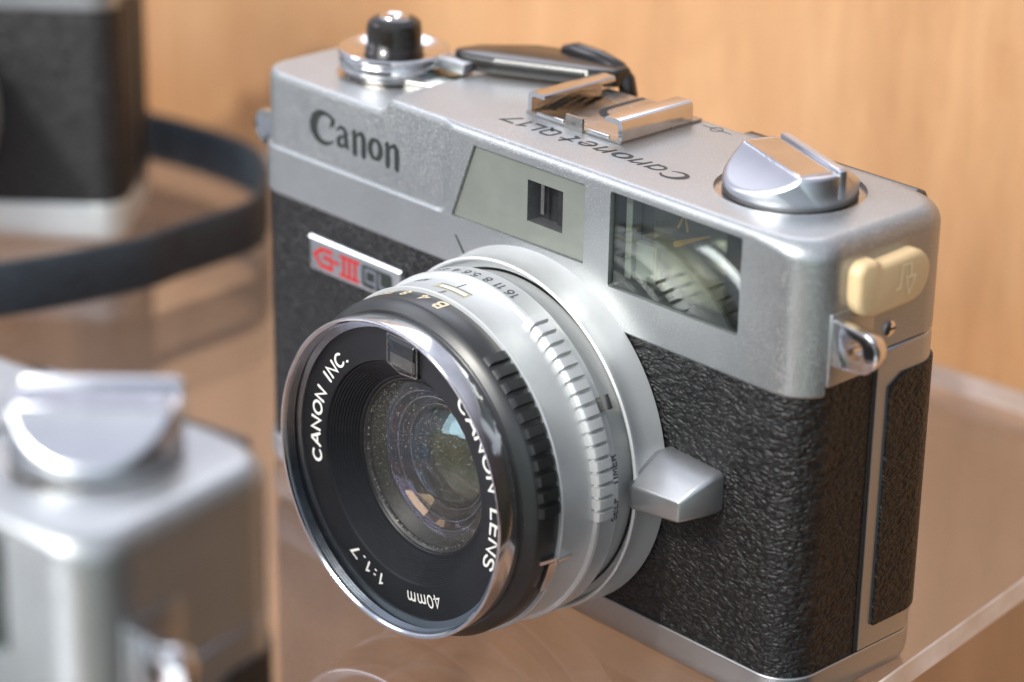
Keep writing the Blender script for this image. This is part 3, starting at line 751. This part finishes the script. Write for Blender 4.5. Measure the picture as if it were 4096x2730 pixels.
    base_s = g.out('accessory_shoe', M_POL2, root, smooth=0)
    def rail(sx, xo):
        # C profile in x-z swept along y
        o2 = [(0, 71.9), (0, 74.7), (.25, 75.3), (.8, 75.55), (3.3, 75.5), (3.55, 75.3), (3.55, 74.75), (1.2, 74.75), (.75, 74.5), (.75, 71.9)]
        gg = G(); L5 = [[(xo + sx * a, y, b) for a, b in o2] for y in (12.3, 12.45, 27.3, 27.5)]
        gg.loops(L5); gg.out('shoe_rail', M_POL, base_s, smooth=30)
    rail(1, 52.0); rail(-1, 72.0)
    g = G(); g.box(60.9, 64.4, 11.6, 12.0, 71.9, 74.1, 0); g.out('stop_tab', M_POL2, base_s, smooth=0)
    g = G(); g.box(54.3, 60.0, 11.9, 12.25, 72.2, 72.75, .1); g.box(65.2, 69.6, 11.9, 12.25, 72.2, 72.75, .1); g.out('shoe_lip', M_POL, base_s, smooth=30)
    # U-shaped contact insert and side springs
    U = rounded([(58.9, 30.0), (58.9, 18.6), (66.2, 18.6), (66.2, 30.0)], [0, 3.4, 3.4, 0], 8)
    solid('contact_insert', U, 72.3, 72.42, M_GAP, base_s)
    U2 = rounded([(60.2, 30.0), (60.2, 19.8), (64.9, 19.8), (64.9, 30.0)], [0, 2.2, 2.2, 0], 8)
    solid('contact_plate', U2, 72.4, 72.52, M_POL2, base_s)
    g = G()
    for xo, s_ in ((53.0, 1), (71.0, -1)):
        pts = [(12.6, 72.4), (15, 72.5), (18, 73.2), (21, 73.7), (24, 73.2), (27, 72.5)]
        L6 = [[(xo, y, z), (xo + s_ * 1.9, y, z - .25), (xo + s_ * 1.9, y, z - .35), (xo, y, z - .15)] for y, z in pts]
        g.loops(L6)
    g.out('shoe_spring', M_POL2, base_s, smooth=40)
    # ================= shutter button, collar
    col = zlathe('shutter_collar', 17.5, 15.4, [(5, 69.6), (7.6, 69.75), (8.0, 69.95), (8.3, 70.5), (8.85, 71.0), (8.95, 72.25), (8.85, 72.5), (8.5, 72.55), (8.5, 72.8), (8.95, 73.05), (9.05, 73.35), (9.0, 73.75), (8.7, 74.0), (7.4, 73.95), (6.3, 73.5), (4.6, 73.2), (3, 73.2)], M_POL, root, n=128)
    zlathe('collar_recess', 17.5, 15.4, [(9.4, 69.72), (6.8, 69.74), (6.6, 69.9)], M_POL2, col)
    zlathe('shutter_button', 17.5, 15.4, [(4.75, 73.1), (4.75, 73.9), (4.5, 74.3), (4.45, 77.3), (4.3, 78.1), (3.75, 78.6), (3.0, 78.95), (2.4, 79.05)], M_PLASTIC, root, n=80)
    zlathe('button_cap', 17.5, 15.4, [(2.5, 78.95), (2.35, 79.2), (1.7, 79.25), (1.2, 79.1), (.9, 78.4), (.01, 78.2)], M_POL, bpy.data.objects[root.children[-1].name], n=48)
    if lever:
        lv = [(26.3, 20.0), (29.5, 18.9), (35.3, 20.6), (49.0, 27.6), (52.6, 30.4), (52.6, 34.4), (41.0, 34.6), (34, 31.8), (27.5, 24.6)]
        lv = rounded(lv, [1.5, 2, 4, 1, 1, 1, 2, 4, 2.5], 5)
        g = G(); g.loops(slab(lv, [(.2, 72.3), (0, 72.5), (0, 74.5), (.2, 74.8), (.7, 75.0)])); al = g.out('advance_lever', M_PLASTIC, root, smooth=40)
        g = G(); g.loops(slab([(35.4, 20.75), (49.2, 27.7), (49.1, 27.9), (35.3, 20.95)], [(0, 72.9), (0, 74.85), (.05, 74.9)])); g.out('lever_edge', M_POL2, al, smooth=0)
        # thumb grip: thick bar along the back, turned down at its end
        pth = [(38.5, 33.2, 74.9), (41, 33.4, 75.2), (46, 33.6, 75.0), (50.2, 33.6, 74.2), (52.0, 33.6, 72.8), (52.6, 33.6, 70.6), (52.6, 33.6, 66.5)]
        g = G(); L7 = []
        for i, pnt in enumerate(pth):
            a = Vector(pth[max(0, i - 1)]); c = Vector(pth[min(len(pth) - 1, i + 1)]); t = (c - a).normalized(); up = Vector((0, 1, 0)); sd = t.cross(up).normalized()
            sd = -sd
            k = .55 if i == 0 else 1
            L7.append([tuple(Vector(pnt) + up * (1.6 * k * cos(q)) + sd * (1.35 * k * sin(q))) for q in [2 * pi * j / 14 for j in range(14)]])
        g.loops(L7); g.out('thumb_grip', M_PLASTIC, al, smooth=60)
        # lever link and the notch between collar and step
        g = G(); g.box(24.8, 32.0, 17.2, 19.6, 72.0, 73.9, .3); g.out('lever_link', M_CHROME2, al, smooth=40)
        pk = rounded([(24.8, 10.6), (31.2, 13.0), (31.2, 22), (24, 20)], [.5, .5, .5, .5], 4)
        cn = solid('frame_counter', pk, 69.6, 71.1, M_POL2, root, bev=.6)
        pk = rounded([(26.0, 13.0), (30.4, 14.6), (30.4, 20.4), (26.0, 19)], .8, 4)
        solid('counter_glass', pk, 71.05, 71.35, M_GLASS3, cn)
    # ================= rewind dial
    cx, cy, rr = 101.0, 16.8, 9.7; a0 = radians(-21); ca, sa = cos(a0), sin(a0)
    W0 = lambda u, v: (cx + u * ca - v * sa, cy + u * sa + v * ca)
    dial = empty_part('rewind_knob', (cx, cy, 71.4), root)
    def dl(x, y, z): return (x - cx, y - cy, z - 71.4)
    g = G(); NR, NA = 22, 120
    def dz(u, v, r):
        edge = 3.0
        # flat-topped ridge between v=-3.4 and v=3.4, scooped facets on both sides
        if v < -3.4: s = smooth(-3.4, -9.0, v) ; top = 5.15 - 3.3 * ((-3.4 - v) / 6.2) ** .8
        elif v > 4.0: top = 5.15 - 3.2 * ((v - 4.0) / 5.7) ** .8
        else: top = 5.15
        lim = 2.1 + 3.4 * (1 - smooth(7.6, 9.7, r)) if abs(v) < 4.2 else 9
        base_h = 1.9
        return max(base_h, min(top, 5.15)) if r < 9.7 else base_h
    L8 = [[dl(cx + rr * .97 * cos(t), cy + rr * .97 * sin(t), 71.45) for t in [2 * pi * i / NA for i in range(NA)]],
          [dl(cx + rr * cos(t), cy + rr * sin(t), 71.75) for t in [2 * pi * i / NA for i in range(NA)]]]
    for k in [1.0, .985, .965, .94, .91] + [.91 - .91 * j / 20 for j in range(1, 20)]:
        lo = []
        for i in range(NA):
            t = 2 * pi * i / NA; u0, v0 = rr * cos(t), rr * sin(t); u, v = u0 * k, v0 * k
            z = 71.4 + dz(u, v, 0)
            rim = 1 - k
            z -= 0.5 * max(0, 1 - rim / .05) ** 2
            X, Y = W0(u, v); lo.append(dl(X, Y, z))
        L8.append(lo)
    g.loops(L8)
    g.out('knob_body', M_DIAL, dial, smooth=32)
    # folding crank: thin raised bar along the far edge of the ridge, turned down at the near end
    def bar(g, u0, u1, v0, v1, z0, z1):
        q = [W0(u0, v0), W0(u1, v0), W0(u1, v1), W0(u0, v1)]
        o_ = rounded(q, .15, 2)
        g.loops([[dl(x, y, z) for x, y in l_] for l_, z in ((inset(o_, 0), z0), (inset(o_, 0), z1 - .15), (inset(o_, .15), z1))])
    g = G(); bar(g, -8.4, 8.9, 2.5, 3.7, 75.5, 77.25); bar(g, 8.3, 9.3, 2.5, 3.7, 72.9, 77.1)
    g.out('rewind_crank', M_DIAL, dial, smooth=35)
    g = G(); bar(g, -8.2, 8.3, -3.3, 2.35, 76.2, 76.72); bar(g, 8.1, 8.9, -3.2, 2.4, 74.2, 76.6); g.out('crank_plate', M_POL, dial, smooth=35)
    g = G(); bar(g, 8.0, 9.05, -2.6, 2.5, 73.4, 74.3); g.out('crank_slot', M_GAP, dial, smooth=0)
    zlathe('dial_well', cx, cy, [(10.9, 71.32), (9.3, 71.34)], M_POL2, root)
    # ================= self-timer lever
    g = G()
    fq = [(93.9, 26.6), (104.0, 27.8), (104.1, 31.4), (93.8, 30.6)]
    bq = [(92.6, 26.6), (106.0, 28.4), (106.0, 34.6), (97.6, 36.4), (92.6, 33.4)]
    fqr = rounded([(93.9, 26.6), (104.0, 27.8), (104.1, 31.4), (94.7, 30.9), (93.8, 30.0)], [.7, .7, .5, .4, .3], 3)
    bqr = rounded([(92.6, 26.4), (106.0, 28.2), (106.0, 34.4), (95.6, 35.0), (92.6, 33.2)], [.8, .9, .9, 1.0, .5], 3)
    def lp(a, b, t): return [(p_[0] + (q_[0] - p_[0]) * t, p_[1] + (q_[1] - p_[1]) * t) for p_, q_ in zip(a, b)]
    L9 = [[(x, y_, z) for x, z in o_] for o_, y_ in ((bqr, 0.2), (bqr, -1.4), (lp(bqr, fqr, .22), -3.0), (lp(bqr, fqr, .55), -4.7), (lp(bqr, fqr, .97), -6.25), (inset(fqr, .10), -6.5), (inset(fqr, .25), -6.66), (inset(fqr, .5), -6.75))]
    g.loops(L9); g.out('self_timer_lever', M_CHROME2, root, smooth=30)
    # ================= right end: strap lug, screw, socket cover
    g = G(); o3 = [(119.5, 53.8), (126.0, 54.6)] + [(125.1 + 2.9 * cos(radians(a)), 57.55 + 2.95 * sin(radians(a))) for a in range(-70, 91, 16)] + [(119.5, 61.0)]
    mb = 4.4
    lv_ = [(.35, 4.7), (.05, 4.85), (0, 5.2), (0, 6.0), (.35, 7.2), (1.1, 8.3), (2.0, 8.8)]
    g.loops([[(x, y_, z) for x, z in inset(o3, d_)] for d_, y_ in lv_])
    lug = g.out('strap_lug', M_POL, root, smooth=50)
    q = G(); q.loops([[(x, y_, z) for x, z in circle(124.2, 57.6, 1.35, 24)] for y_ in (2, 12)]); boolean(lug, [q.out('cut', M_GAP, None, smooth=0)])
    g = G(); g.box(119.3, 120.25, 4.45, 13.6, 50.9, 61.6, .2); g.out('lug_plate', M_CHROME2, root, smooth=40)
    g = G(); o4 = circle(0, 0, 2.9, 28)
    g.loops([[(122.2 - x, y_, z) for x, z in inset(o3, d_)] for d_, y_ in lv_]); lug2 = g.out('strap_lug', M_POL, root, smooth=40)
    if cover:
        so = rounded([(7.3, 59.9), (22.6, 60.3), (23.0, 68.1), (12.2, 67.7), (11.0, 68.5), (7.3, 68.5)], [4.1, 3.9, 3.7, 1.2, 1.2, 3.9], 10)
        cvr = solid('socket_cover', so, -.2, 2.3, M_BEIGE, root, YZ, bev=.9, smooth=60)
        g = G(); F5 = lambda u, v, h: (122.32 + h, u, v)
        ribbon(g, [(15.2, 63.3), (15.9, 63.4), (16.2, 66.6), (18.1, 66.5), (18.2, 64.8)], .38, F5, .06)
        ribbon(g, [(17.2, 64.6), (19.2, 64.5), (17.9, 62.0), (17.2, 64.6)], .3, F5, .065)
        g.out('flash_symbol', M_BEIGE2, cvr, smooth=0)
    g = G(); F6 = circle(17.2, 56.3, 1.15, 24)
    g.loops(slab(F6, [(0, -.2), (0, .25), (.35, .45)], YZ)); sc__ = g.out('side_screw', M_POL, root, smooth=30)
    g = G(); g.box(120.44, 120.5, 16.3, 18.1, 56.15, 56.45); g.out('screw_slot', M_GAP, sc__, smooth=0)
    # viewfinder eyepiece rim behind
    g = G(); g.box(79.0, 84.0, 30.5, 33.0, 62, 71.6, .5); g.box(93, 113.2, 30.5, 33.4, 60, 71.2, 1.2); g.out('eyepiece', M_PLASTIC, root, smooth=40)
    return dial
def empty_part(name, loc, parent):
    o = bpy.data.objects.new(name, None); scene.collection.objects.link(o); o.parent = parent
    o.location = [c * SC for c in loc]; o.empty_display_size = .01; return o
glassy_cell = glassy('port_glass', (0.85, 0.85, 0.85), (0.35, 0.35, 0.35), 0.02, 0.0)
M_BEIGE2 = plain('beige_symbol', (0.86, 0.70, 0.44), 0.36, 0.0, 0.05, 0.0)

main = empty('rangefinder_camera')
tag(main, 'sharp silver and black rangefinder camera with red badge and beige socket cover', 'camera', 'silver and black film cameras on the shelf')
build_camera(main)

def copy_tree(o, parent=None, skip=()):
    c = o.copy(); scene.collection.objects.link(c); c.parent = parent
    c.matrix_parent_inverse = o.matrix_parent_inverse.copy()
    for ch in o.children:
        if ch.name.split('.')[0] in skip: continue
        copy_tree(ch, c, skip)
    return c
SKIP = ('socket_cover', 'advance_lever', 'name_badge', 'engraved_logo', 'engraved_model_name', 'side_screw')
fg = copy_tree(main, None, SKIP)
fb = Vector((121.68, -94.58)) - Vector((cos(radians(10.5)) * 118 - sin(radians(10.5)) * 29, sin(radians(10.5)) * 118 + cos(radians(10.5)) * 29))
fg.location = (fb.x * SC, fb.y * SC, 0); fg.rotation_euler = (0, 0, radians(10.5))
tag(fg, 'blurred silver camera in the foreground showing its rewind knob and plain silver end', 'camera', 'silver and black film cameras on the shelf')
bk = copy_tree(main, None, SKIP + ('self_timer_lever',))
bk.location = ((-99.5 - cos(radians(43.5)) * 119 + sin(radians(43.5))) * SC, (43.2 - sin(radians(43.5)) * 119 - cos(radians(43.5))) * SC, 0); bk.rotation_euler = (0, 0, radians(43.5))
tag(bk, 'blurred dark leather camera with silver base standing behind, next to the strap loop', 'camera', 'silver and black film cameras on the shelf')
for r_ in (fg, bk):
    for c in r_.children:
        if r_ is bk and c.name.startswith('bottom_plate'): c.scale = (1, 1, 1.5); c.data = c.data.copy(); c.data.materials.clear(); c.data.materials.append(M_BASE)
        if r_ is bk and c.name.startswith('leatherette_cover'):
            c.data = c.data.copy(); c.data.materials.clear(); c.data.materials.append(M_LEATHER2)
        if c.name.startswith('rewind_knob') and r_ is fg:
            c.rotation_euler = (0, 0, radians(57)); c.scale = (1, 1, 1.3)
            c.location = (c.location.x + 2.2 * SC, c.location.y + 1.6 * SC, c.location.z + .4 * SC)
        if c.name.startswith('dial_well') and r_ is fg: c.location = (2.2 * SC, 1.6 * SC, .12 * SC); c.scale = (1, 1, 1.0)

# ============================================================ strap
def catmull(P, n=14):
    out = []
    for i in range(len(P) - 1):
        p0 = Vector(P[max(0, i - 1)]); p1 = Vector(P[i]); p2 = Vector(P[i + 1]); p3 = Vector(P[min(len(P) - 1, i + 2)])
        for k in range(n):
            t = k / n
            out.append(0.5 * ((2 * p1) + (-p0 + p2) * t + (2 * p0 - 5 * p1 + 4 * p2 - p3) * t * t + (-p0 + 3 * p1 - 3 * p2 + p3) * t ** 3))
    out.append(Vector(P[-1])); return out
P = [(-215, 62), (-190, 72), (-160, 78), (-133.9, 74.4), (-123.6, 75.8), (-109.8, 77.4), (-99.0, 76.8), (-91.0, 73.4), (-82.8, 67.7), (-75.8, 61.0), (-72.3, 55.2), (-71.2, 47.6), (-70.3, 35.7), (-69.2, 26.9), (-71.0, 15.1), (-72.9, 6.3), (-75.4, -2.1), (-79.5, -13), (-85, -27), (-93, -44)]
zc = [9.5] * 3 + [8.6] * (len(P) - 3)
pt = catmull([(a, b, z) for (a, b), z in zip(P, zc)])
g = G(); L = []
for i, p in enumerate(pt):
    t = (pt[min(i + 1, len(pt) - 1)] - pt[max(0, i - 1)]); t.z = 0; t.normalize(); nn = Vector((-t.y, t.x, 0))
    h = 5.4; th = .9 if i % 2 else .72
    L.append([tuple(p + nn * a + Vector((0, 0, b))) for a, b in ((-th, -h + .4), (-th * .5, -h), (th * .5, -h), (th, -h + .4), (th, h - .4), (th * .5, h), (-th * .5, h), (-th, h - .4))])
g.loops(L)
mS, nS, pS = mat('black_nylon_webbing')
v_ = coords(nS); pS.inputs['Roughness'].default_value = 0.6
nS.links.new(ramp(nS, noise(nS, v_, 500, 3), [(0.3, (0.008, 0.013, 0.018)), (0.7, (0.018, 0.028, 0.038))]), pS.inputs['Base Color'])
bump(nS, noise(nS, v_, 900, 2), .6, .2, pS)
strap = g.out('neck_strap', mS, None, smooth=50)
tag(strap, 'black webbing strap looped on edge over the shelf beside the rear camera', 'strap')

# ============================================================ shelf and wooden panel
ra = Vector((121.5, 19.8)); rb2 = Vector((115.6, 62.2)); dirr = (rb2 - ra).normalized()
back_r = ra + dirr * 107.0
lft = Vector((-0.9953, -0.0965))
bl = back_r + lft * 520; fl = bl - dirr * 620; fr2 = back_r - dirr * 620
sh = [tuple(fr2), tuple(back_r), tuple(bl), tuple(fl)]
g = G(); g.loops(slab(sh, [(0.25, -4.2), (0, -3.95), (0, -.25), (.25, 0)]))
def fmat(c, n): return 1 if abs(n[2]) < .9 else 0
shelf = g.out('display_shelf', M_SHELF, None, smooth=0, mats=[M_EDGE], fm=fmat)
tag(shelf, 'clear acrylic shelf with a pale polished edge under the cameras', 'shelf')
g = G()
n2 = Vector((-0.0985, .9951)); t2 = Vector((.9951, .0985)); p0 = Vector((50, 137))
a = p0 - t2 * 420; b = p0 + t2 * 215
q = [a, b, b + n2 * 12, a + n2 * 12]
g.loops([[(v2.x, v2.y, z) for v2 in q] for z in (-175, 166)])
wall = g.out('wooden_panel', M_WOOD, None, smooth=0)
tag(wall, 'warm orange wooden back panel with vertical grain behind the shelf', 'panel')
g = G(); q = [a, b, b - n2 * 700, a - n2 * 700]
g.loops([[(v2.x, v2.y, z) for v2 in q] for z in (-187, -175.05)])
fl_ = g.out('floor', M_WOOD, None, smooth=0); fl_['kind'] = 'structure'
